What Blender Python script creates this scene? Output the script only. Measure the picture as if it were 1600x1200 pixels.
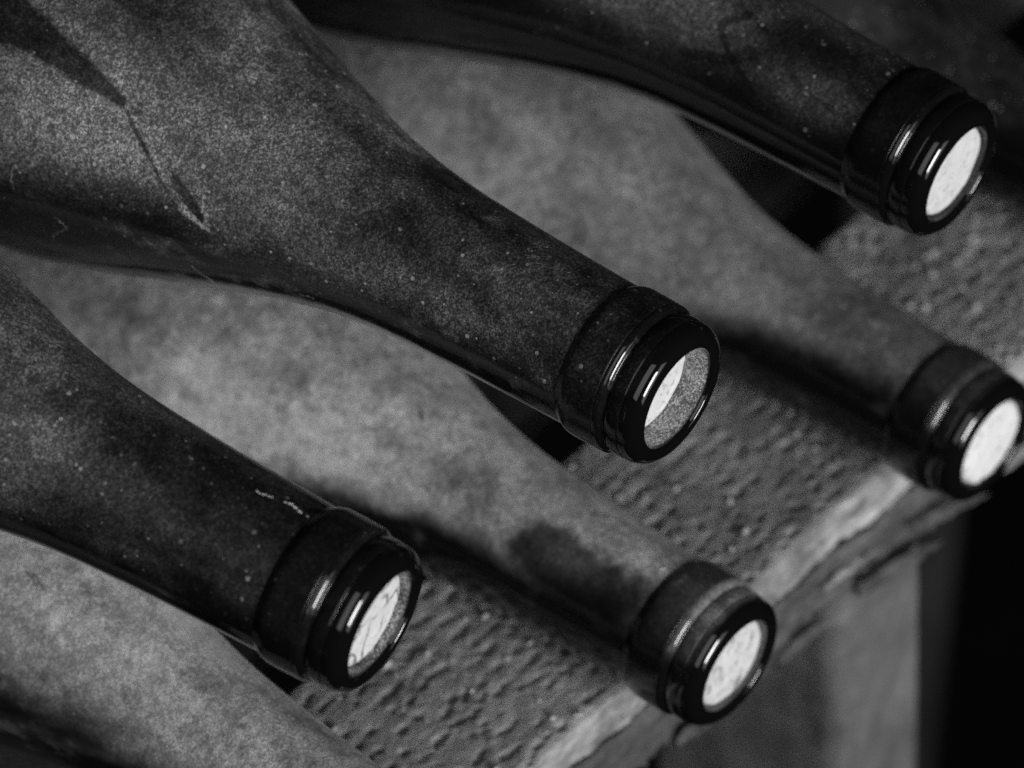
import bpy, math, random
import numpy as np
from mathutils import Matrix, Vector

# ------------------------------------------------------------------ scene, camera, light
for o in list(bpy.data.objects):
    bpy.data.objects.remove(o)
scn = bpy.context.scene
COL = scn.collection
MM = 0.001
random.seed(7)

CAM_POS = Vector((-392.561, -330.503, 537.620)) * MM
CAM_X = Vector((0.6441, -0.7650, 0.0))
CAM_C = Vector((-0.5282, -0.4447, 0.7234))          # points from the bottles back to the lens
CAM_C.normalize()
CAM_X = (CAM_X - CAM_C * CAM_X.dot(CAM_C)).normalized()
CAM_Y = CAM_C.cross(CAM_X)
cam = bpy.data.cameras.new('camera')
cam.sensor_width = 36.0
cam.lens = 6500.0 / 1600.0 * 36.0
cam.clip_start = 0.02
cam.clip_end = 50
cam.dof.use_dof = True
cam.dof.focus_distance = 0.738
cam.dof.aperture_fstop = 12.0
cam.dof.aperture_blades = 7
cam_o = bpy.data.objects.new('camera', cam)
m = Matrix((CAM_X, CAM_Y, CAM_C)).transposed().to_4x4()
m.translation = CAM_POS
cam_o.matrix_world = m
COL.objects.link(cam_o)
scn.camera = cam_o

w = bpy.data.worlds.new('World')
scn.world = w
w.use_nodes = True
w.node_tree.nodes['Background'].inputs[0].default_value = (1, 1, 1, 1)
w.node_tree.nodes['Background'].inputs[1].default_value = 0.003


def area(name, loc, target, sx, sy, power, spread=180, long_axis=None):
    l = bpy.data.lights.new(name, 'AREA')
    l.shape = 'RECTANGLE'
    l.size, l.size_y, l.energy = sx, sy, power
    l.spread = math.radians(spread)
    o = bpy.data.objects.new(name, l)
    COL.objects.link(o)
    loc = Vector(loc)
    o.location = loc
    back = (loc - Vector(target)).normalized()
    if long_axis is None:
        o.rotation_euler = (-back).to_track_quat('-Z', 'Y').to_euler()
    else:                                               # turn the panel so that its long side (local Y) follows long_axis
        y = Vector(long_axis)
        y = (y - back * y.dot(back)).normalized()
        r = Matrix((y.cross(back), y, back)).transposed().to_4x4()
        r.translation = loc
        o.matrix_world = r
    return o


TGT = Vector((0.03, 0.0, -0.03))
# cellar lamp in front of the bottle mouths, and two unseen dim fill panels, one of them broad, up to the left
area('cellar_lamp', TGT + Vector((-0.22, -0.92, 0.31)) * 1.5, TGT, 0.26, 0.75, 3.2, 70, (0.75, 0, 0.66))
area('front_fill_panel', TGT + Vector((-0.10, -0.95, 0.22)) * 1.7, TGT, 0.55, 1.3, 1.2, 100, (0.75, 0, 0.66))  # added dim panel around the lamp, for soft reflections on the lips
area('upper_left_fill_panel', TGT + Vector((-0.58, -0.40, 0.70)) * 1.5, TGT, 0.75, 1.5, 3.6, 160, (0.75, 0, 0.66))  # added panel, placed for the grey band on the lips and soft fill

vs = scn.view_settings
scn.display_settings.display_device = 'sRGB'
vs.view_transform = 'Standard'
vs.look = 'None'
vs.exposure = 0.0
vs.gamma = 1.0
scn.cycles.max_bounces = 6
scn.cycles.use_denoising = False

# ------------------------------------------------------------------ numpy noise


def _hash(ix, iy, iz, seed):
    h = (ix * 374761393 + iy * 668265263 + iz * 2147483647 + seed * 1274126177) & 0xFFFFFFFF
    h = ((h ^ (h >> 13)) * 1274126177) & 0xFFFFFFFF
    h = h ^ (h >> 16)
    return (h & 0xFFFFFF) / float(0xFFFFFF)


def vnoise(x, y, z, seed=0):
    x, y, z = np.broadcast_arrays(np.asarray(x, float), np.asarray(y, float), np.asarray(z, float))
    fx, fy, fz = np.floor(x), np.floor(y), np.floor(z)
    ix, iy, iz = fx.astype(np.int64), fy.astype(np.int64), fz.astype(np.int64)
    tx, ty, tz = x - fx, y - fy, z - fz
    tx, ty, tz = [t * t * (3 - 2 * t) for t in (tx, ty, tz)]
    out = 0
    for dx in (0, 1):
        for dy in (0, 1):
            for dz in (0, 1):
                wgt = (tx if dx else 1 - tx) * (ty if dy else 1 - ty) * (tz if dz else 1 - tz)
                out = out + wgt * _hash(ix + dx, iy + dy, iz + dz, seed)
    return out


def fbm(x, y, z, seed=0, octv=4, gain=0.5):
    a, s, t = 1.0, 0.0, 0.0
    for k in range(octv):
        f = 2.0 ** k
        s = s + a * vnoise(np.asarray(x) * f + 17.3 * k, np.asarray(y) * f + 5.1 * k, np.asarray(z) * f, seed + k)
        t += a
        a *= gain
    return s / t


def sstep(a, b, x):
    t = np.clip((x - a) / (b - a), 0, 1)
    return t * t * (3 - 2 * t)

# ------------------------------------------------------------------ node helpers


class NT:
    def __init__(self, mat):
        mat.use_nodes = True
        self.t = mat.node_tree
        self.t.nodes.clear()
        self.out = self.t.nodes.new('ShaderNodeOutputMaterial')

    def n(self, typ, props=None, **inp):
        nd = self.t.nodes.new('ShaderNode' + typ)
        for k, v in (props or {}).items():
            setattr(nd, k, v)
        for k, v in inp.items():
            key = int(k[1:]) if k[0] == 'i' and k[1:].isdigit() else k.replace('_', ' ')
            if isinstance(v, bpy.types.NodeSocket):
                self.t.links.new(v, nd.inputs[key])
            else:
                nd.inputs[key].default_value = v
        return nd

    def math(self, op, a, b=0.0, clamp=False):
        return self.n('Math', dict(operation=op, use_clamp=clamp), i0=a, i1=b).outputs[0]

    def remap(self, v, a, b, c, d, smooth=False):
        return self.n('MapRange', dict(interpolation_type='SMOOTHSTEP' if smooth else 'LINEAR'),
                      Value=v, From_Min=a, From_Max=b, To_Min=c, To_Max=d).outputs[0]

    def coords(self, scale=(1, 1, 1), loc=(0, 0, 0)):
        tc = self.n('TexCoord')
        mp = self.n('Mapping', Vector=tc.outputs['Object'], Scale=scale, Location=loc)
        return mp.outputs[0]

    def noise(self, vec, scale, detail=3, rough=0.55, dist=0.0):
        return self.n('TexNoise', Vector=vec, Scale=scale, Detail=detail, Roughness=rough, Distortion=dist).outputs[0]

    def grey(self, v):
        return self.n('CombineColor', Red=v, Green=v, Blue=v).outputs[0]

    def done(self, sh):
        self.t.links.new(sh, self.out.inputs[0])


def g(v):
    return (v, v, v, 1)


def bottle_material(name, seed, dust_grey=0.40, gain=1.0, grain=1.0, rough=0.07, spec=0.38):
    mat = bpy.data.materials.new(name)
    N = NT(mat)
    co = N.coords(loc=(seed * 0.37, seed * 0.11, seed * 0.23))
    dust = N.n('Attribute', dict(attribute_name='dust')).outputs['Fac']
    cell = N.n('TexVoronoi', dict(feature='F1'), Vector=co, Scale=3300.0, Randomness=1.0)
    cellv = N.n('SeparateColor', Color=cell.outputs['Color']).outputs[0]
    fine = N.math('ADD', N.math('MULTIPLY', N.noise(co, 1300, 6, 0.8), 0.72), N.math('MULTIPLY', cellv, 0.28))
    mid = N.noise(co, 420, 4, 0.65)
    # thin dust is separate grains on dark glass, thick dust closes to a film
    gr = N.math('POWER', N.remap(fine, 0.28, 0.78, 0, 1, True), 1.7)
    k = N.math('MULTIPLY', N.remap(gr, 0, 1, 1 - 0.62 * grain, 1 + 1.20 * grain),
               N.remap(mid, 0.28, 0.72, 0.62, 1.38))
    t = N.math('MULTIPLY', N.math('MULTIPLY', dust, k), gain)
    # single bright grains of grit, thinly scattered over the dusty side
    sp = []
    for sc_, lo_, thr in ((640.0, 0.10, 0.90), (1100.0, 0.12, 0.93)):
        vor = N.n('TexVoronoi', dict(feature='F1'), Vector=co, Scale=sc_, Randomness=1.0)
        pick = N.n('SeparateColor', Color=vor.outputs['Color'])
        size = N.remap(pick.outputs[1], 0, 1, lo_, 0.30)
        one = N.math('LESS_THAN', N.math('DIVIDE', vor.outputs['Distance'], size), 1.0)
        sp.append(N.math('MULTIPLY', N.math('MULTIPLY', one, N.remap(pick.outputs[2], 0, 1, 0.15, 0.9)),
                         N.math('GREATER_THAN', pick.outputs[0], thr)))
    speck = N.math('MULTIPLY', N.math('MAXIMUM', sp[0], sp[1]), N.math('MINIMUM', N.math('MULTIPLY', dust, 1.6), 0.9))
    fac = N.math('MINIMUM', N.math('ADD', t, speck), 0.97, True)
    sand = N.math('MULTIPLY', N.remap(fine, 0.36, 0.68, 0.88, 1.11), N.remap(cellv, 0, 1, 0.86, 1.14))
    bump = N.n('Bump', Strength=0.9, Distance=0.00026, Height=N.math('MULTIPLY', fine, N.math('MINIMUM', dust, 1.0)))
    gb = N.n('Bump', Strength=0.12, Distance=0.0003, Height=N.noise(co, 90, 2))
    glass = N.n('BsdfPrincipled', Base_Color=g(0.004), Roughness=N.math('ADD', N.remap(mid, 0.3, 0.75, rough, rough * 2.0), N.math('MULTIPLY', N.math('MINIMUM', dust, 1.0), 0.45)), IOR=1.52, Specular_IOR_Level=spec,
                Normal=gb.outputs[0])
    tv = N.math('ADD', N.math('MULTIPLY', N.noise(co, 60, 4, 0.6), 0.45), N.math('MULTIPLY', N.noise(co, 260, 4, 0.6, 0.8), 0.55))
    tone = N.remap(tv, 0.34, 0.66, dust_grey * 0.64, dust_grey * 1.27)
    tone = N.math('MULTIPLY', tone, sand)
    dsh = N.n('BsdfPrincipled', Base_Color=N.grey(tone), Roughness=0.95, Sheen_Weight=0.25, Sheen_Roughness=0.5,
              Specular_IOR_Level=0.1, Normal=bump.outputs[0])
    mx = N.n('MixShader', i0=fac, i1=glass.outputs[0], i2=dsh.outputs[0])
    N.done(mx.outputs[0])
    return mat


def cork_material(name, seed, kind, base=0.74, grime=0.5):
    mat = bpy.data.materials.new(name)
    N = NT(mat)
    co = N.coords(loc=(seed * 1.7, seed * 0.9, seed * 0.4))
    a = N.noise(co, 260, 5, 0.65, 0.6)
    col = N.remap(a, 0.3, 0.7, base * 0.86, base * 1.08)
    h = N.noise(co, 900, 3)
    # grime creeping in from the glass at the lower rim, grey pores
    sx = N.n('SeparateXYZ', Vector=N.n('TexCoord').outputs['Object'])
    rr = N.math('SQRT', N.math('ADD', N.math('POWER', sx.outputs[0], 2.0), N.math('POWER', sx.outputs[2], 2.0)))
    low = N.remap(sx.outputs[2], -0.006, 0.004, 1.0, 0.25)
    gn = N.math('ADD', N.math('MULTIPLY', rr, 210.0), N.math('MULTIPLY', N.noise(co, 420, 5, 0.7), 1.0))
    gm = N.math('MULTIPLY', N.math('MULTIPLY', N.remap(gn, 2.15, 2.65, 0, 1, True), low), grime)
    pores = N.math('MULTIPLY', N.remap(N.noise(co, 760, 3, 0.6), 0.56, 0.68, 0, 1), 0.34)
    col = N.math('MULTIPLY', col, N.math('SUBTRACT', 1.0, N.math('MAXIMUM', gm, pores)))
    if kind == 'cracked':
        wob = N.n('TexNoise', Vector=co, Scale=330.0, Detail=3.0)
        vec = N.n('VectorMath', dict(operation='MULTIPLY_ADD'), i0=wob.outputs['Color'], i1=(0.004, 0.004, 0.004), i2=co)
        v = N.n('TexVoronoi', dict(feature='DISTANCE_TO_EDGE'), Vector=vec.outputs[0], Scale=150.0)
        gate = N.remap(N.noise(co, 120, 2), 0.38, 0.50, 0, 1)
        crack = N.math('MULTIPLY', N.remap(v.outputs[0], 0.014, 0.06, 1, 0), gate)
        col = N.math('MULTIPLY', col, N.math('SUBTRACT', 1.0, N.math('MULTIPLY', crack, 0.7)))
        h = N.math('SUBTRACT', h, N.math('MULTIPLY', crack, 1.5))
    if kind == 'pitted':
        st = N.coords(scale=(1.0, 1.0, 0.55), loc=(seed, 0.3, 0.1))
        p = N.remap(N.noise(st, 430, 4, 0.7), 0.53, 0.68, 0, 1)
        p2 = N.remap(N.noise(st, 230, 3, 0.6), 0.60, 0.70, 0, 1)
        pit = N.math('MAXIMUM', N.math('MULTIPLY', p, 0.55), N.math('MULTIPLY', p2, 0.8))
        col = N.math('MULTIPLY', col, N.math('SUBTRACT', 1.0, pit))
        h = N.math('SUBTRACT', h, pit)
    b = N.n('Bump', Strength=0.4, Distance=0.00025, Height=h)
    sh = N.n('BsdfPrincipled', Base_Color=N.grey(col), Roughness=0.85, Normal=b.outputs[0], Specular_IOR_Level=0.2)
    N.done(sh.outputs[0])
    return mat


def wood_material(name, lo, hi, grit=1.0, seed=0.0, along=0):
    mat = bpy.data.materials.new(name)
    N = NT(mat)
    co = N.coords(scale=(0.28, 1, 1) if along == 0 else (1, 1, 0.12), loc=(seed, seed, seed))
    iso = N.coords(loc=(seed, 0, seed))
    gr = N.noise(co, 420, 6, 0.65, 0.4)
    bl = N.noise(iso, 110, 5, 0.65, 0.5)
    mixv = N.math('ADD', N.math('MULTIPLY', gr, 0.45), N.math('MULTIPLY', bl, 0.55))
    col = N.remap(mixv, 0.34, 0.66, lo, hi)
    stain = N.remap(N.noise(iso, 28, 3, 0.6, 0.5), 0.42, 0.68, 1.0, 0.62)
    col = N.math('MULTIPLY', col, stain)
    speck = N.remap(N.noise(iso, 700, 3, 0.6), 0.62, 0.74, 0, 0.5 * grit)
    col = N.math('MULTIPLY', col, N.math('SUBTRACT', 1.0, speck))
    hh = N.math('ADD', N.math('MULTIPLY', N.noise(co, 700, 4, 0.7), 0.7), N.noise(iso, 900, 5, 0.75))
    b = N.n('Bump', Strength=0.85, Distance=0.0008 * grit, Height=hh)
    sh = N.n('BsdfPrincipled', Base_Color=N.grey(col), Roughness=0.9, Normal=b.outputs[0], Specular_IOR_Level=0.15)
    N.done(sh.outputs[0])
    return mat


def plain_material(name, v, rough=0.9, scale=8):
    mat = bpy.data.materials.new(name)
    N = NT(mat)
    col = N.remap(N.noise(N.coords(), scale, 5), 0.3, 0.7, v * 0.7, v * 1.3)
    sh = N.n('BsdfPrincipled', Base_Color=N.grey(col), Roughness=rough, Specular_IOR_Level=0.1)
    N.done(sh.outputs[0])
    return mat

# ------------------------------------------------------------------ mesh helpers


def mesh_from(name, verts, quads, smooth=True, attr=None):
    verts = np.asarray(verts, dtype=np.float32)
    quads = np.asarray(quads, dtype=np.int32)
    me = bpy.data.meshes.new(name)
    nv, nf, k = len(verts), len(quads), quads.shape[1]
    me.vertices.add(nv)
    me.vertices.foreach_set('co', verts.ravel())
    me.loops.add(nf * k)
    me.loops.foreach_set('vertex_index', quads.ravel())
    me.polygons.add(nf)
    me.polygons.foreach_set('loop_start', np.arange(nf, dtype=np.int32) * k)
    me.update(calc_edges=True)
    me.polygons.foreach_set('use_smooth', np.full(nf, smooth))
    if attr is not None:
        a = me.attributes.new('dust', 'FLOAT', 'POINT')
        a.data.foreach_set('value', np.asarray(attr, dtype=np.float32))
    me.validate()
    return me


def put(name, me, mat, parent=None):
    o = bpy.data.objects.new(name, me)
    me.materials.append(mat)
    COL.objects.link(o)
    if parent is not None:
        o.parent = parent
    return o


def tag(o, label=None, cat=None, group=None, kind=None):
    for k, v in (('label', label), ('category', cat), ('group', group), ('kind', kind)):
        if v:
            o[k] = v
    return o


def grid_quads(nu, nv, wrap_v=True):
    """rings along u, nv points around"""
    i = np.arange(nu - 1)[:, None]
    j = np.arange(nv if wrap_v else nv - 1)[None, :]
    jn = (j + 1) % nv
    a, b, c, d = i * nv + j, i * nv + jn, (i + 1) * nv + jn, (i + 1) * nv + j
    return np.stack([a, b, c, d], -1).reshape(-1, 4)

# ------------------------------------------------------------------ bottles
# s = millimetres behind the back edge of the collar (negative: towards the mouth), radii in mm
LEN = 280.0
PROFILE = np.array([(0, 14.0), (6.5, 14.15), (19, 14.5), (31.6, 15.05), (42, 15.8), (52, 17.15), (60, 18.9),
                    (70.5, 21.9), (77, 24.0), (85, 26.7), (93, 29.4), (106, 33.8), (118, 37.0), (126, 38.4),
                    (134, 38.9), (145, 39.0), (200, 39.0), (274, 39.0), (278, 37.8), (280, 34.5)])


def pchip(xk, yk, x):
    h = np.diff(xk)
    d = np.diff(yk) / h
    mm = np.zeros(len(xk))
    for i in range(1, len(xk) - 1):
        if d[i - 1] * d[i] > 0:
            w1, w2 = 2 * h[i] + h[i - 1], h[i] + 2 * h[i - 1]
            mm[i] = (w1 + w2) / (w1 / d[i - 1] + w2 / d[i])
    mm[0], mm[-1] = d[0], d[-1]
    i = np.clip(np.searchsorted(xk, x) - 1, 0, len(xk) - 2)
    t = (x - xk[i]) / h[i]
    return ((1 + 2 * t) * (1 - t) ** 2 * yk[i] + t * (1 - t) ** 2 * h[i] * mm[i]
            + t * t * (3 - 2 * t) * yk[i + 1] + t * t * (t - 1) * h[i] * mm[i + 1])


SEG = 300
PHI = np.linspace(-180, 180, SEG, endpoint=False)      # 0 = straight up, + = towards +X


def polyd(s, arc, pts, radius):
    """distance in mm from surface points to a polyline given in (s, phi), and the parameter along it"""
    best = np.full(s.shape, 1e9)
    par = np.zeros(s.shape)
    P = [(a, math.radians(b)) for a, b in pts]
    for k in range(len(P) - 1):
        ax, ay = P[k][0], P[k][1]
        bx, by = P[k + 1][0], P[k + 1][1]
        dx, dy = (bx - ax), (by - ay) * radius
        px, py = s - ax, (arc - ay) * radius
        t = np.clip((px * dx + py * dy) / (dx * dx + dy * dy + 1e-9), 0, 1)
        dd = np.hypot(px - t * dx, py - t * dy)
        m_ = dd < best
        best = np.where(m_, dd, best)
        par = np.where(m_, (k + t) / (len(P) - 1), par)
    return best, par


def dust_field(spec, s, phi, r):
    """dust cover with dark and pale marks over the glass, per vertex"""
    s, phi, r = np.broadcast_arrays(s, phi, r)
    seed = spec['seed']
    a = np.radians(phi)
    X, Y, Z = r * np.sin(a), s, r * np.cos(a)
    n1 = fbm(X / 14, Y / 14, Z / 14, seed, 5, 0.6) - 0.5
    n2 = fbm(X / 38, Y / 38, Z / 38, seed + 50, 4) - 0.5
    n3 = fbm(X / 4.5, Y / 4.5, Z / 4.5, seed + 90, 4, 0.6) - 0.5
    ks = np.array(spec['cut'])                         # (s, full, none): angles where the dust thins out
    full = np.interp(s, ks[:, 0], ks[:, 1]) + n1 * 46
    none = np.interp(s, ks[:, 0], ks[:, 2]) + n1 * 46
    t = sstep(0, 1, (phi - none) / (full - none)) * sstep(130, 90, phi + n1 * 40)
    kd = np.array(spec['dens'])
    t = t * np.interp(s, kd[:, 0], kd[:, 1])
    mot = spec.get('mottle', 1.0)
    wx = X + 16 * n2 + 6 * n1
    wy = Y + 26 * n1
    smear = fbm(wx / 7, wy / 20, (Z + 12 * n1) / 7, seed + 130, 4, 0.55) - 0.5
    t = t * np.clip(1 + mot * (1.7 * n1 + 1.5 * n2 + 0.8 * n3 + 2.3 * smear), 0.12, 2.5)
    # blotchy film of dirt that sticks even to the underside
    film = spec.get('film', 0.10)
    t = t + film * (0.10 + 1.2 * sstep(0.10, 0.34, smear + 0.9 * n3) + 0.8 * sstep(0.12, 0.3, n3 + .4 * n1)) * sstep(-150, -118, phi) * 0.5
    for (kind, pts, w0, w1, amt) in spec.get('marks', []):
        rad = float(np.mean(np.interp([p[0] for p in pts], PROFILE[:, 0], PROFILE[:, 1])))
        wob = 1 + 1.2 * n3 + 0.8 * n1
        if kind == 'spot':                             # pts = one point, w0 = along the bottle, w1 = across
            q = np.hypot((s - pts[0][0]) / w0, (a - math.radians(pts[0][1])) * rad / w1) + n1 * 0.9 + n3 * 0.5
            mk = sstep(1.22, 0.70, q)
        elif kind == 'soft':
            q = np.hypot((s - pts[0][0]) / w0, (a - math.radians(pts[0][1])) * rad / w1) + n1 * 1.1 + n3 * 0.4
            mk = np.exp(-np.clip(q, 0, 9) ** 2 * 0.9)
        if kind in ('spot', 'soft'):
            t = t * (1 + (amt - 1) * mk) if amt < 1 else t + (amt - 1) * mk * (1 + n3)
        else:
            d, u = polyd(s, a, pts, rad)
            wd = (w0 + (w1 - w0) * u) * np.clip(wob, 0.35, 2)
            mk = sstep(1.1, 0.75, d / wd)
            if kind == 'wipe':
                t = t * (1 + (amt - 1) * mk)
            else:                                      # ridge: pushed-up dust or a string of dirt
                t = t + amt * mk * np.clip(0.65 + 1.6 * (n3 + 0.1), 0.15, 1.4)
    return np.clip(t, 0, 3)


def ring_mesh(name, s, r, spec, extra=None):
    s = np.asarray(s, float)
    r = np.asarray(r, float)
    a = np.radians(PHI)
    # slight unevenness of old moulded glass
    un = fbm(np.sin(a)[None] * 2.2 + 0 * s[:, None], s[:, None] / 6, np.cos(a)[None] * 2.2 + 0 * s[:, None], spec['seed'] + 200, 3) - 0.5
    R = r[:, None] * (1 + 0.010 * un * np.clip(r[:, None] / 9 - 1.02, 0, 1))
    X = R * np.sin(a)[None]
    Z = R * np.cos(a)[None]
    Y = np.repeat(s[:, None], SEG, 1)
    d = dust_field(spec, s[:, None], PHI[None], r[:, None])
    if extra is not None:
        d = extra(d, s[:, None] + 0 * d, PHI[None] + 0 * d, r[:, None] + 0 * d)
    v = np.stack([X, Y - LEN, Z], -1).reshape(-1, 3) * MM
    return mesh_from(name, v, grid_quads(len(s), SEG), True, d.ravel())


COLLAR = [(0.6, 13.7), (0.1, 14.05), (-0.35, 14.22), (-0.9, 14.48), (-1.4, 14.68), (-2.0, 14.80), (-2.8, 14.86), (-4.5, 14.84), (-6.5, 14.80),
          (-8.2, 14.77), (-8.4, 14.76), (-8.42, 14.3)]
LIP = [(-8.3, 14.2), (-8.36, 14.70), (-8.6, 14.75), (-8.99, 14.70), (-9.35, 14.55), (-9.66, 14.31), (-9.9, 14.02), (-10.05, 13.72),
       (-10.25, 13.64), (-10.5, 13.74), (-10.8, 13.88), (-11.2, 13.97), (-11.8, 14.02), (-12.4, 14.02), (-13.1, 13.96), (-13.38, 13.88),
       (-13.5, 13.78), (-13.62, 13.87), (-14.1, 13.88), (-14.8, 13.78), (-15.5, 13.52), (-16.1, 13.12), (-16.6, 12.58), (-16.95, 11.95),
       (-17.12, 11.30), (-17.15, 10.80), (-17.05, 10.42), (-16.85, 10.12), (-16.5, 9.90), (-16.0, 9.76), (-15.3, 9.68),
       (-14, 9.60), (-12, 9.5), (-9, 9.4), (-5, 9.35), (0, 9.3), (8, 9.3)]


def densify(pts, n):
    p = np.array(pts, float)
    d = np.concatenate([[0], np.cumsum(np.hypot(*np.diff(p, axis=0).T))])
    q = []
    for i in range(len(p) - 1):
        k = max(1, int(math.ceil((d[i + 1] - d[i]) / n)))
        for j in range(k):
            u = j / k
            # Catmull-Rom through the profile points
            p0, p1, p2, p3 = p[max(i - 1, 0)], p[i], p[i + 1], p[min(i + 2, len(p) - 1)]
            q.append(0.5 * (2 * p1 + (p2 - p0) * u + (2 * p0 - 5 * p1 + 4 * p2 - p3) * u * u
                            + (3 * p1 - p0 - 3 * p2 + p3) * u ** 3))
    q.append(p[-1])
    return np.array(q)


def bottle(spec):
    root = bpy.data.objects.new('wine_bottle', None)
    COL.objects.link(root)
    root.empty_display_size = 0.02
    tag(root, spec['label'], 'wine bottle', 'wine bottles lying in the rack')
    yaw, tilt = [math.radians(v) for v in spec['rot']]
    d = Vector((math.sin(yaw) * math.cos(tilt), -math.cos(yaw) * math.cos(tilt), math.sin(tilt)))
    up = (Vector((0, 0, 1)) - d * d.z).normalized()
    x = (-d).cross(up)
    M = Matrix((x, -d, up)).transposed().to_4x4()
    # origin of the thing = centre of its base; P is the centre of the collar's back edge
    M.translation = (Vector(spec['pos']) - d * LEN) * MM
    root.matrix_world = M
    mat = bottle_material('dusty_glass', spec['seed'], spec.get('grey', 0.40), spec.get('gain', 1.0), spec.get('grain', 1.0))

    film_mat = bottle_material('filmed_glass', spec['seed'] + 0.5, spec.get('grey', 0.40), spec.get('gain', 1.0), spec.get('grain', 1.0), 0.11)
    join = 50.0
    sn = np.concatenate([np.arange(-0.5, join, 0.7), [join]])
    put('neck', ring_mesh('neck', sn, pchip(PROFILE[:, 0], PROFILE[:, 1], np.maximum(sn, 0)), spec), mat, root)
    sb = np.concatenate([np.arange(join, 140, 0.7), np.arange(140, 274, 6), np.linspace(274, 280, 7)])
    rb = pchip(PROFILE[:, 0], PROFILE[:, 1], sb)
    # hollow base (punt)
    sb = np.concatenate([sb, [280.3, 279.6, 276, 268, 261, 258]])
    rb = np.concatenate([rb, [31.5, 28.5, 24, 15, 6, 0.2]])
    put('body', ring_mesh('body', sb, rb, spec), mat, root)

    nk = spec.get('collar_dust', 1.0)
    cp = densify(COLLAR, 0.25)
    put('collar', ring_mesh('collar', cp[:, 0], cp[:, 1], spec, lambda d, s, p, r: d * nk), film_mat, root)
    lp = densify(LIP, 0.14)
    depth = spec['cork_depth']
    bore = spec.get('bore_dust', 0.4)
    ld = spec.get('lip_dust', 0.35)

    def lipdust(d, s, p, r):
        i_front = int(np.argmin(lp[:, 0]))
        inner = (np.arange(len(lp)) > i_front + 6)[:, None] & (r < 9.8)
        n = fbm(r * np.sin(np.radians(p)) / 3, s / 3, r * np.cos(np.radians(p)) / 3, spec['seed'] + 7, 4, 0.6)
        o = d * ld * sstep(-15.4, -13.0, s) * (0.3 + 1.2 * n)
        return np.where(inner, bore * np.clip(0.1 + 1.6 * n, 0.1, 1.4) * sstep(9.80, 9.66, r), o)
    lip_mat = bottle_material('clean_glass', spec['seed'] + 0.8, spec.get('grey', 0.40), spec.get('gain', 1.0), spec.get('grain', 1.0), 0.03, 0.6)
    put('lip', ring_mesh('lip', lp[:, 0], lp[:, 1], spec, lipdust), lip_mat, root)

    # cork: slightly domed end with a rounded rim, sits `depth` mm inside the mouth
    f = -17.15 + depth
    cr = [(f, 0.02), (f, 2), (f + 0.02, 4), (f + 0.05, 6), (f + 0.1, 7.5), (f + 0.16, 8.4), (f + 0.35, 9.0), (f + 0.8, 9.32),
          (f + 1.5, 9.38), (f + 5, 9.38), (f + 22, 9.36), (f + 22.5, 8.8), (f + 22.5, 0.02)]
    cp = densify(cr, 0.5)
    S, Rr = np.repeat(cp[:, 0:1], 96, 1), np.repeat(np.maximum(cp[:, 1:2], 0.02), 96, 1)
    aa = np.linspace(0, 2 * np.pi, 96, endpoint=False)[None]
    X, Z = Rr * np.sin(aa), Rr * np.cos(aa)
    bum = (fbm(X / 2.2, Z / 2.2, 0 * X, spec['seed'] + 3, 4) - 0.5)
    S = S + np.where(S < f + 0.6, bum * spec.get('cork_rough', 0.35), 0)
    v = np.stack([X, S - LEN, Z], -1).reshape(-1, 3) * MM
    put('cork', mesh_from('cork', v, grid_quads(len(cp), 96)),
        cork_material('cork', spec['seed'], spec['cork'], spec.get('cork_grey', 0.74), spec.get('grime', 0.6)), root)

    # lumps of dried dirt that stand proud of the glass
    if 'crust' in spec:
        vv, qq = [], []
        rng = random.Random(spec['seed'])
        for pts, size in spec['crust']:
            for k in range(len(pts) - 1):
                (s0, p0), (s1, p1) = pts[k], pts[k + 1]
                n = max(2, int(math.hypot(s1 - s0, (p1 - p0) * 0.25) / 0.55))
                for i in range(n):
                    if rng.random() < 0.18:
                        continue
                    u = (i + rng.uniform(-.3, .3)) / n
                    s_ = s0 + (s1 - s0) * u
                    p_ = math.radians(p0 + (p1 - p0) * u + rng.uniform(-1, 1))
                    rr = float(pchip(PROFILE[:, 0], PROFILE[:, 1], np.array([max(s_, 0.0)]))[0]) if s_ > 0 else 14.9
                    c = np.array([rr * math.sin(p_), s_, rr * math.cos(p_)])
                    e = np.array([size * rng.uniform(.5, 1.0), size * rng.uniform(.8, 1.9), size * rng.uniform(.5, .9)])
                    base = len(vv)
                    for it in range(5):
                        th = math.pi * it / 4
                        for ip in range(8):
                            ph = 2 * math.pi * ip / 8
                            q = np.array([math.sin(th) * math.cos(ph), math.sin(th) * math.sin(ph), math.cos(th)]) * e * rng.uniform(.8, 1.15)
                            vv.append(c + q)
                    for it in range(4):
                        for ip in range(8):
                            qq.append([base + it * 8 + ip, base + it * 8 + (ip + 1) % 8,
                                       base + (it + 1) * 8 + (ip + 1) % 8, base + (it + 1) * 8 + ip])
        vv = (np.array(vv) - np.array([0, LEN, 0])) * MM
        o = put('dirt_crust', mesh_from('dirt_crust', vv, qq), CRUST, root)
        o['kind'] = 'stuff'
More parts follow.
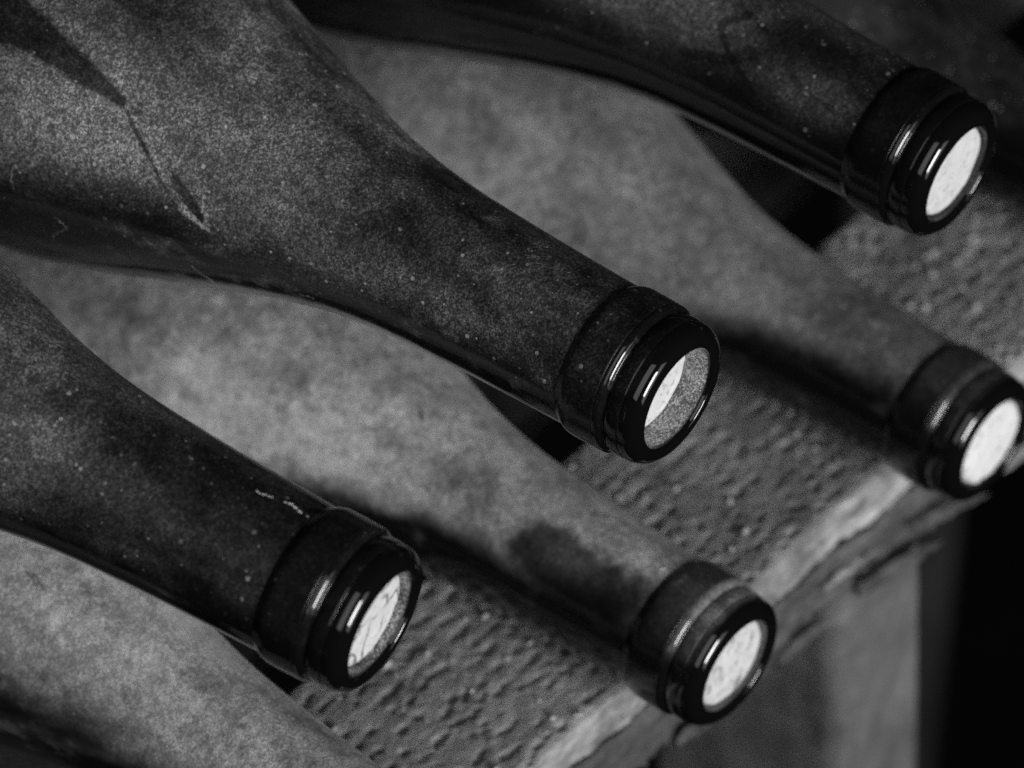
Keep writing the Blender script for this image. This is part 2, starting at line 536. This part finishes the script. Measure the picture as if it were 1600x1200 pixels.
    # cobweb threads and dust strings stuck to the glass
    if 'web' in spec:
        vv, qq = [], []
        rng = random.Random(spec['seed'] + 1)
        for pts in spec['web']:
            P = []
            for k in range(len(pts) - 1):
                n = 9
                for i in range(n):
                    u = i / n
                    P.append((pts[k][0] + (pts[k + 1][0] - pts[k][0]) * u + rng.uniform(-.28, .28),
                              pts[k][1] + (pts[k + 1][1] - pts[k][1]) * u + rng.uniform(-.45, .45)))
            P.append(pts[-1])
            base = len(vv)
            for i, (s_, p_) in enumerate(P):
                rr = float(pchip(PROFILE[:, 0], PROFILE[:, 1], np.array([s_]))[0]) + 0.06
                p_ = math.radians(p_)
                rad3 = np.array([math.sin(p_), 0, math.cos(p_)])
                j = P[min(i + 1, len(P) - 1)]
                i0 = P[max(i - 1, 0)]
                tn = np.array([rr * math.radians(j[1] - i0[1]) * math.cos(p_), j[0] - i0[0], -rr * math.radians(j[1] - i0[1]) * math.sin(p_)])
                tn = tn / (np.linalg.norm(tn) + 1e-9)
                sd = np.cross(tn, rad3)
                wdt = 0.085 * rng.choice((0.4, 0.6, 0.9, 1.2, 2.4)) * (0.5 if i in (0, len(P) - 1) else 1)
                for q in range(6):
                    a_ = 2 * math.pi * q / 6
                    vv.append(np.array([rr * math.sin(p_), s_, rr * math.cos(p_)]) + wdt * (sd * math.cos(a_) + 0.7 * rad3 * math.sin(a_)))
            for i in range(len(P) - 1):
                for q in range(6):
                    qq.append([base + i * 6 + q, base + i * 6 + (q + 1) % 6, base + (i + 1) * 6 + (q + 1) % 6, base + (i + 1) * 6 + q])
        vv = (np.array(vv) - np.array([0, LEN, 0])) * MM
        o = put('cobweb', mesh_from('cobweb', vv, qq), WEB, root)
        o['kind'] = 'stuff'
    return root


CRUST = plain_material('dried_dirt', 0.55, 0.9, 900)
WEB = plain_material('dusty_cobweb', 0.13, 0.95, 900)

BOTTLES = [
    dict(label='dusty upper bottle in the middle, wiped streak on its shoulder, cork sunk deep in mouth',
         pos=(12.37, -10.97, 4.40), rot=(1.46, 0.54), seed=11, cork_depth=5.5, cork='smooth', bore_dust=4.6, gain=0.16, grain=1.0,
         cut=[(-20, -40, -96), (60, -52, -92), (90, -58, -94), (130, -56, -92)],
         dens=[(-20, .45), (2, .50), (20, .62), (45, .8), (60, .95), (80, 1.1), (130, 1.2)], collar_dust=0.45, lip_dust=0.15, mottle=1.15,
         marks=[('soft', [(101, -27)], 15, 5, 2.3), ('soft', [(107, -56)], 17, 11, 2.6), ('soft', [(88, -54)], 13, 7, 2.3),
                ('soft', [(62, -66)], 14, 6, 1.8), ('soft', [(38, -40)], 12, 6, 0.40), ('soft', [(54, -40)], 7, 5, 0.5),
                ('soft', [(92, -12)], 20, 7, 0.55), ('soft', [(70, -30)], 16, 7, 1.5), ('soft', [(60, -8)], 16, 5, 1.4), ('soft', [(30, -62)], 14, 4, 1.5), ('soft', [(46, -70)], 10, 5, 1.5), ('soft', [(20, -62)], 12, 3, 1.5), ('soft', [(24, -28)], 8, 3, 1.5),
                ('wipe', [(124, -36), (113.7, -37.2), (105.3, -39.2), (97.6, -41.0), (92.5, -43.8)], 4.6, 0.8, 0.13),
                ('wipe', [(82, -60), (78.5, -67), (75, -75)], 1.0, 1.4, 0.30),
                ('ridge', [(93.8, -43.3), (87.5, -52.5), (82.6, -64.4), (78.5, -73.1), (74, -78.5)], 0.75, 0.55, 5.0),
                ('ridge', [(79.6, -52.6), (76.5, -61.6), (74.1, -75.8)], 0.65, 0.4, 3.6), ('wipe', [(94, -44.5), (88.5, -53), (84, -63), (80, -71)], 0.5, 0.45, 0.2)],
         film=0.9, web=[[(111, -77), (111.5, -82), (110.8, -86)], [(103, -93), (101, -97), (104, -102), (105, -106)],
              [(78, -104), (77, -109), (75.5, -116), (76, -121)], [(57, -108), (55, -107.5), (54, -108)]]),
    dict(label='dark upper bottle at the top right with thin dust and a smooth pale cork',
         pos=(91.39, -14.83, 4.58), rot=(0.37, -0.96), seed=23, cork_depth=1.6, cork='smooth', cork_grey=0.72, bore_dust=1.2, gain=0.092, grain=1.0,
         cut=[(-20, -28, -72), (40, -26, -60), (80, -36, -76), (130, -30, -80)], collar_dust=0.35, lip_dust=0.3,
         dens=[(-20, .22), (4, .40), (30, .6), (42, 1.25), (80, 1.2), (130, .4)], mottle=0.9,
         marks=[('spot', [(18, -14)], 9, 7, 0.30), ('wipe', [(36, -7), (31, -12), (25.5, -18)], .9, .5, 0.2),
                ('soft', [(42, -28)], 12, 8, 2.6), ('wipe', [(31, -14), (34, -30), (30, -46), (24, -58)], 1.0, 0.7, 0.4), ('soft', [(60, -40)], 12, 8, 1.8), ('soft', [(11, -44)], 9, 4, 2.4), ('wipe', [(16, -38), (12, -44), (6, -45)], 0.9, 0.7, 0.5),
                ('wipe', [(26, -38), (30, -52), (38, -60)], 1.6, 1.2, 0.4), ('soft', [(22, 25)], 18, 4, 1.9)]),
    dict(label='dusty upper bottle at the left edge with a cracked cork and white dirt streak',
         pos=(-59.48, -2.88, 0.95), rot=(7.3, -3.46), seed=35, cork_depth=2.4, cork='cracked', cork_grey=0.74, bore_dust=5.0, gain=0.13, grain=1.0,
         cut=[(-20, -50, -100), (30, -52, -98), (80, -58, -100), (130, -58, -100)], collar_dust=0.3, lip_dust=0.3,
         dens=[(-20, .30), (2, .45), (25, .62), (40, .9), (60, 1.3), (90, 1.4), (130, 1.2)], mottle=1.15,
         marks=[('soft', [(46, -30)], 13, 4, 2.4), ('soft', [(60, -60)], 12, 8, 1.5), ('soft', [(22, -45)], 12, 4, 1.4), ('soft', [(30, -10)], 13, 8, 0.5), ('soft', [(52, -8)], 7, 4, .5)],
         crust=[([(10.9, 8.8), (7.4, 13.1)], 0.22), ([(7.0, 13.1), (4.4, 13.8), (0.4, 11.3)], 0.26)]),
    dict(label='pale dusty lower bottle between the left and middle upper bottles, with a pitted cork',
         pos=(23.06, -19.88, -72.02), rot=(-0.69, 1.68), seed=47, cork_depth=1.5, cork='pitted', cork_grey=0.70, bore_dust=0.45, gain=0.80, grain=0.22,
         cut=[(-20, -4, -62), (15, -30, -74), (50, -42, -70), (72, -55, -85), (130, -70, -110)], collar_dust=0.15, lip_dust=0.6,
         dens=[(-20, .55), (0, .75), (20, .9), (60, 1.0), (98, 1.05), (112, .60), (140, .52)], mottle=0.7, grey=0.49,
         marks=[('spot', [(16, -41)], 15.5, 6.5, 0.20), ('spot', [(4, -38)], 9, 6, .30), ('soft', [(14, -56)], 18, 6, .15),  # darker patches along the neck side near the collar
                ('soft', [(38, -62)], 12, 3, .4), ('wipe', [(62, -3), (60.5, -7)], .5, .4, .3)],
         crust=[([(2.2, 2), (1.2, 8)], 0.3)]),
    dict(label='lower bottle at the right edge whose smooth white cork sits level with its mouth',
         pos=(101.16, -23.90, -71.25), rot=(-1.97, 2.19), seed=59, cork_depth=0.45, cork='smooth', cork_grey=0.82, bore_dust=0.2, gain=0.55, grain=0.30,
         cut=[(-20, 0, -55), (20, -30, -60), (40, -44, -82), (80, -80, -120), (130, -80, -120)], collar_dust=0.25, lip_dust=0.45,
         dens=[(-20, .4), (0, .6), (16, .7), (40, .9), (80, 1.0), (105, .9), (140, .6)], mottle=0.5, grey=0.40, cork_rough=0.6,
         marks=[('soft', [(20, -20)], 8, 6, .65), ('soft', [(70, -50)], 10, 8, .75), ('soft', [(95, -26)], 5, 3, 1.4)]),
    dict(label='lower bottle under grainy pale dust in the bottom left corner, mouth outside the picture',
         pos=(-55.54, -14.16, -71.24), rot=(-0.74, -0.31), seed=71, cork_depth=1.2, cork='smooth', gain=0.95, grain=0.28,
         cut=[(-20, -10, -84), (40, -14, -88), (70, -16, -84), (130, -20, -90)], collar_dust=0.5,
         dens=[(-20, .7), (30, .9), (60, 1.0), (140, 1.0)], mottle=0.6, grey=0.49,
         marks=[('soft', [(76, -34)], 16, 5, 0.6), ('wipe', [(80.5, -16), (78.5, -14)], .4, .3, .3), ('wipe', [(79.5, -18), (77, -15)], .3, .3, .3)],
         crust=[([(42, -52), (39, -47)], 0.13)]),
    dict(label='dim lower bottle in the top right corner, behind the dark upper bottle',
         pos=(178.5, -25.5, -70.5), rot=(-1.5, 2.0), seed=83, cork_depth=1.0, cork='smooth', gain=0.065, grain=0.6,
         cut=[(-20, 0, -55), (130, -40, -80)], collar_dust=0.4, dens=[(-20, .5), (140, .9)], mottle=1.3, grey=0.40),
]
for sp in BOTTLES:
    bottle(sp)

# ------------------------------------------------------------------ the plank under the necks
WOOD = wood_material('weathered_wood', 0.18, 0.50, 0.9, 0.3)
CRUMB = plain_material('pale_crumbs', 0.42, 0.95, 300)
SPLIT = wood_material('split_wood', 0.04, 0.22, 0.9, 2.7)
EDGE = wood_material('pale_wood_edge', 0.10, 0.72, 0.8, 1.3)


def plank():
    x0, x1 = -120.0, 250.0
    DX = 0.55
    nx = int((x1 - x0) / DX)
    xs = np.linspace(x0, x1, nx)
    # cross-section points as (t, part): built per x so that edges can wander
    nt, nf1, ng, nf2, nb = 96, 22, 5, 36, 14
    yf = -13.8 - 0.0575 * (xs + 12) * 0.98             # front edge, the plank lies slightly askew
    yb = 36.8 - 0.022 * (xs + 25)
    X = xs[:, None]
    n_e = fbm(xs / 9, 0 * xs, 0 * xs, 5, 4) - 0.5
    n_c = fbm(xs / 16, 0 * xs + 3, 0 * xs, 9, 4) - 0.5
    n_b = fbm(xs / 7, 0 * xs + 9, 0 * xs, 15, 5, 0.6) - 0.5
    yf = yf + n_e * 1.6
    rows = []
    # top, from back to front; falls away a little towards the back
    u = np.linspace(0, 1, nt)[None]
    Yt = yb[:, None] + (yf - yb)[:, None] * u
    Zt = -93.6 + 6.0 * u + 0 * X
    Xg = X + 0 * u
    lump = fbm(Xg / 10, Yt / 6, 0 * Yt, 33, 5, 0.6) - 0.5
    fine = fbm(Xg / 2.0, Yt / 1.5, 0 * Yt, 44, 3, 0.8) - 0.5
    # torn pits left by a coarse saw, roughly in rows along the plank
    hole = np.zeros_like(Yt)
    rng = np.random.RandomState(12)
    yv = np.linspace(38, -22, nt)
    for _ in range(2300):
        px = rng.uniform(x0, x1)
        row = rng.randint(0, 14)
        py = -20 + 4.1 * row + rng.normal(0, 0.5)
        sx, sy = rng.uniform(0.4, 1.0), rng.uniform(0.38, 0.8)
        dep = rng.uniform(0.2, 1.25) * (1.0 if rng.rand() < 0.88 else -0.4)
        i0, i1 = max(0, int((px - 5 - x0) / DX)), min(nx, int((px + 5 - x0) / DX) + 1)
        if i1 <= i0:
            continue
        gx, gy = Xg[i0:i1], Yt[i0:i1]
        hole[i0:i1] += dep * np.exp(-((gx - px - 0.25 * (gy - py)) / sx) ** 2 - ((gy - py) / sy) ** 2)
    Zt = Zt - np.clip(hole, -0.35, 1.7) * 1.25 + 0.28 * lump + 0.42 * fine
    edge = sstep(0.96, 1.0, u)
    Zt = Zt - 0.7 * edge
    rows.append((Yt, Zt))
    # upper, sound part of the front face
    zc = -100.6 + n_c * 4.0 - 0.008 * (xs - 60)
    ztop = Zt[:, -1]
    u = np.linspace(0.04, 1, nf1)[None]
    Zf = ztop[:, None] + (zc - ztop)[:, None] * u
    rel = fbm(Xg[:, :nf1] / 7, Zf / 2.2, 0 * Zf, 71, 5, 0.66) - 0.5
    Yf = yf[:, None] - 0.5 * np.sin(np.pi * u) + 3.0 * rel + 0.45 * u
    rows.append((Yf, Zf))
    # the crack
    gd = 2.0 + 2.5 * np.clip(fbm(xs / 20, 0 * xs + 2, 0 * xs, 77, 3) - 0.2, 0, 1)
    gw = 0.8 + 1.8 * np.clip(fbm(xs / 14, 0 * xs + 5, 0 * xs, 79, 3) - 0.3, 0, 1)
    ylip = yf - 0.2 + 1.2 * (fbm(xs / 12, 0 * xs + 8, 0 * xs, 81, 3) - 0.5)
    ye = Yf[:, -1]
    zin = zc - gw - 1.6
    rows.append((np.stack([ye + 0.5 * gd, ye + gd, ye + gd * 1.02, ye * .5 + .5 * ylip + gd * 0.55, ylip + 0.5], 1),
                 np.stack([zc - 0.35, zc - 0.8, zin, zin * .45 + (zc - gw) * .55, zc - gw + 0.05], 1)))
    # lower, split and splintered part
    zb = -124.5 + n_b * 7.5
    z1 = zc - gw
    u = np.linspace(0.03, 1, nf2)[None]
    Zl = z1[:, None] + (zb - z1)[:, None] * u
    rel = fbm(Xg[:, :nf2] / 8, Zl / 2.6, 0 * Zl, 91, 5, 0.62) - 0.5
    chip = sstep(0.52, 0.62, fbm(Xg[:, :nf2] / 17, Zl / 8, 0 * Zl, 97, 4))
    Yl = ylip[:, None] + 5.0 * u ** 1.2 + (2.6 * rel + 2.2 * chip) * sstep(0, 0.12, u) - 3.2 * sstep(0.80, 0.97, u)
    rows.append((Yl, Zl))
    # underside, back to the rear edge
    u = np.linspace(0.05, 1, nb)[None]
    Yu = Yl[:, -1:] + (yb[:, None] - Yl[:, -1:]) * u
    Zu = zb[:, None] + (-127 - zb)[:, None] * np.minimum(1, u * 2) + 0.8 * (fbm(Xg[:, :nb] / 9, Yu / 9, 0 * Yu, 3, 3) - .5)
    rows.append((Yu, Zu))
    Y = np.concatenate([r[0] for r in rows], 1)
    Z = np.concatenate([r[1] for r in rows], 1)
    k = Y.shape[1]
    V = np.stack([np.repeat(xs[:, None], k, 1), Y, Z], -1)
    q = grid_quads(nx, k)
    # end caps: fans towards the middle
    v = V.reshape(-1, 3)
    c0, c1 = len(v), len(v) + 1
    v = np.vstack([v, [[x0, 10, -107]], [[x1, 10, -107]]])
    caps = []
    for j in range(k):
        jn = (j + 1) % k
        caps.append([jn, j, c0, c0])
        caps.append([(nx - 1) * k + j, (nx - 1) * k + jn, c1, c1])
    org = np.array([65, 10, -126.0])
    tri = np.array(caps)[:, :3]
    me = bpy.data.meshes.new('plank')
    me.from_pydata(((v - org) * MM).tolist(), [], q.tolist() + tri.tolist())
    me.polygons.foreach_set('use_smooth', [True] * len(me.polygons))
    o = put('wooden_plank', me, WOOD)
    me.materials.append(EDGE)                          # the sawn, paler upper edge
    me.materials.append(SPLIT)                         # darker split wood below the crack
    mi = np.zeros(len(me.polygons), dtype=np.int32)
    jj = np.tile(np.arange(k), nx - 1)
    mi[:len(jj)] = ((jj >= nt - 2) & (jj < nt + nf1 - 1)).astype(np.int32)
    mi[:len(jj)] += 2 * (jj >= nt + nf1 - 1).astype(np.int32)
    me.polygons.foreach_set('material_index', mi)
    o.location = org * MM
    tag(o, 'rough weathered plank with a cracked and splintered front edge under the lower bottle necks', 'plank')

    # crumbs of dirt and wood lying on the plank
    rng = random.Random(9)
    vv, qq = [], []
    for _ in range(420):
        cx = rng.uniform(-60, 215)
        if rng.random() < 0.45:
            cx = rng.uniform(118, 190)
        fy = rng.random()
        i = min(nx - 1, max(0, int((cx - x0) / DX)))
        jt = min(nt - 3, int(fy * (nt - 3)))
        cy, cz = float(Yt[i, jt]), float(Zt[i, jt])
        sz = rng.choice((0.22, 0.28, 0.35, 0.45, 0.6, 0.85))
        e = np.array([sz * rng.uniform(.7, 1.6), sz * rng.uniform(.6, 1.2), sz * rng.uniform(.5, .9)])
        base = len(vv)
        for it in range(5):
            th = math.pi * it / 4
            for ip in range(7):
                ph = 2 * math.pi * ip / 7
                q_ = np.array([math.sin(th) * math.cos(ph), math.sin(th) * math.sin(ph), math.cos(th)]) * e * rng.uniform(.75, 1.2)
                vv.append(np.array([cx, cy, cz + 0.3 * sz]) + q_)
        for it in range(4):
            for ip in range(7):
                qq.append([base + it * 7 + ip, base + it * 7 + (ip + 1) % 7, base + (it + 1) * 7 + (ip + 1) % 7, base + (it + 1) * 7 + ip])
    cr = put('dirt_crumbs', mesh_from('dirt_crumbs', (np.array(vv) - org) * MM, qq), CRUMB)
    cr.location = org * MM
    tag(cr, 'loose crumbs of dirt and wood scattered over the top of the plank', 'debris', None, 'stuff')

    # loose splinters along the broken lower edge
    rng = random.Random(4)
    for (xa, za, ln, th, tip, dz) in [(64, -123, 20, 2.2, -1.5, 1.5), (90, -122.5, 26, 2.6, -2.5, -3.5), (108, -117, 22, 2.0, -3.0, -5.0),
                                      (33, -122, 22, 2.2, -2, 2.0), (133, -121, 24, 2.3, -1.6, -2.0), (78, -112, 18, 1.3, -0.6, -1.2)]:
        vv, nseg = [], 14
        for i in range(nseg + 1):
            u = i / nseg
            wdt = th * (math.sin(math.pi * (0.12 + 0.88 * u)) ** 0.7) * (1 - 0.45 * u) + 0.15
            cx = xa + ln * u
            cy = -13.8 - 0.0565 * (cx + 12) + 1.0 + tip * u + rng.uniform(-.25, .25)
            cz = za + dz * u + rng.uniform(-.3, .3)
            for j in range(6):
                a_ = 2 * math.pi * j / 6 + 0.4
                vv.append((cx - 65, cy + 0.55 * wdt * math.cos(a_) * rng.uniform(.8, 1.2) - 10,
                           cz + wdt * math.sin(a_) * rng.uniform(.8, 1.2) + 126))
        me = mesh_from('splinter', np.array(vv) * MM, grid_quads(nseg + 1, 6), False)
        put('splinter', me, WOOD if rng.random() < .5 else SPLIT, o)


plank()


def timber(name, c, axis_pts, hw, hd, mat, label, cat, cham=3.0, seed=1, step=4.0):
    """a sawn post or rail from axis_pts[0] to axis_pts[1], half width hw (X or Z) and half depth hd (Y), rounded arrises"""
    p0, p1 = [np.array(p, float) for p in axis_pts]
    L = np.linalg.norm(p1 - p0)
    d = (p1 - p0) / L
    yv = np.array([0, 1.0, 0])
    xv = np.cross(yv, d)
    xv /= np.linalg.norm(xv)
    sec = []
    for sx, sy in ((1, 1), (-1, 1), (-1, -1), (1, -1)):
        cxx, cyy = sx * (hw - cham), sy * (hd - cham)
        a0 = {(1, 1): 0, (-1, 1): 90, (-1, -1): 180, (1, -1): 270}[(sx, sy)]
        for k in range(5):
            a_ = math.radians(a0 + 90 * k / 4)
            sec.append((cxx + cham * math.cos(a_), cyy + cham * math.sin(a_)))
    fine = []
    for i in range(len(sec)):
        a_, b_ = np.array(sec[i]), np.array(sec[(i + 1) % len(sec)])
        n = max(1, int(np.linalg.norm(b_ - a_) / 2.0))
        fine += [a_ + (b_ - a_) * j / n for j in range(n)]
    fine = np.array(fine)
    nl = int(L / step) + 1
    t = np.linspace(0, L, nl)
    k = len(fine)
    U = np.repeat(fine[None], nl, 0)
    rel = 1.0 * (fbm(U[..., 0] / 5, U[..., 1] / 5, np.repeat(t[:, None], k, 1) / 90, seed, 4) - 0.5)
    nrm = fine / np.linalg.norm(fine, axis=1)[:, None]
    U = U + rel[..., None] * nrm[None]
    V = p0 + d * t[:, None, None] + U[..., 0:1] * xv + U[..., 1:2] * yv - np.array(c)
    v = V.reshape(-1, 3)
    v = np.vstack([v, [p0 - c], [p1 - c]])
    faces = grid_quads(nl, k).tolist()
    for j in range(k):
        faces.append([(j + 1) % k, j, len(v) - 2])
        faces.append([(nl - 1) * k + j, (nl - 1) * k + (j + 1) % k, len(v) - 1])
    me = bpy.data.meshes.new(name)
    me.from_pydata((v * MM).tolist(), [], faces)
    me.polygons.foreach_set('use_smooth', [True] * len(me.polygons))
    o = put(name, me, mat)
    o.location = Vector(c) * MM
    return tag(o, label, cat)


RAIL = wood_material('rail_wood', 0.05, 0.13, 0.9, 3.1)
POST = wood_material('post_wood', 0.12, 0.27, 0.6, 2.1, 1)
DARK = wood_material('shadow_dark_wood', 0.03, 0.06, 0.5, 4.4)  # shadow around the far post is put into this wood colour
FLOORZ = -1150.0
# post under the plank, leaning a little like the old rack itself
timber('wooden_post', (215, 12, FLOORZ), [(215, 12, FLOORZ), (101.5, 12, -127.5)], 15.0, 30, POST,
       'upright wooden post under the plank at the lower right', 'post', 5.5, 3, 6.0)
timber('rear_post', (405, 175, FLOORZ), [(405, 175, FLOORZ), (405, 175, -330)], 15, 20, DARK,
       'post far behind with shadow put into its dark colour, right of the lit post', 'post', 3, 8, 12.0)
timber('support_rail', (60, 88, -123), [(-150, 88, -123), (290, 88, -123)], 5, 24, POST,
       'rail behind the plank, glimpsed dimly in the gaps below the upper necks', 'rail', 1.5, 13, 5.0)

# ------------------------------------------------------------------ cellar floor and wall, darkness put into their colour
STONE = plain_material('shadow_dark_stone', 0.010, 0.95, 6)


def sheet(name, size, loc, rot, label):
    n = 24
    xs = np.linspace(-size / 2, size / 2, n)
    P = np.stack(np.meshgrid(xs, xs, indexing='ij'), -1).reshape(-1, 2)
    z = 0.03 * (fbm(P[:, 0] * 2, P[:, 1] * 2, 0 * P[:, 0], 5, 3) - .5)
    me = mesh_from(name, np.column_stack([P, z]), grid_quads(n, n, False))
    o = put(name, me, STONE)
    o.location, o.rotation_euler = loc, rot
    o['kind'] = 'structure'
    if label:
        o['label'] = label
    return o


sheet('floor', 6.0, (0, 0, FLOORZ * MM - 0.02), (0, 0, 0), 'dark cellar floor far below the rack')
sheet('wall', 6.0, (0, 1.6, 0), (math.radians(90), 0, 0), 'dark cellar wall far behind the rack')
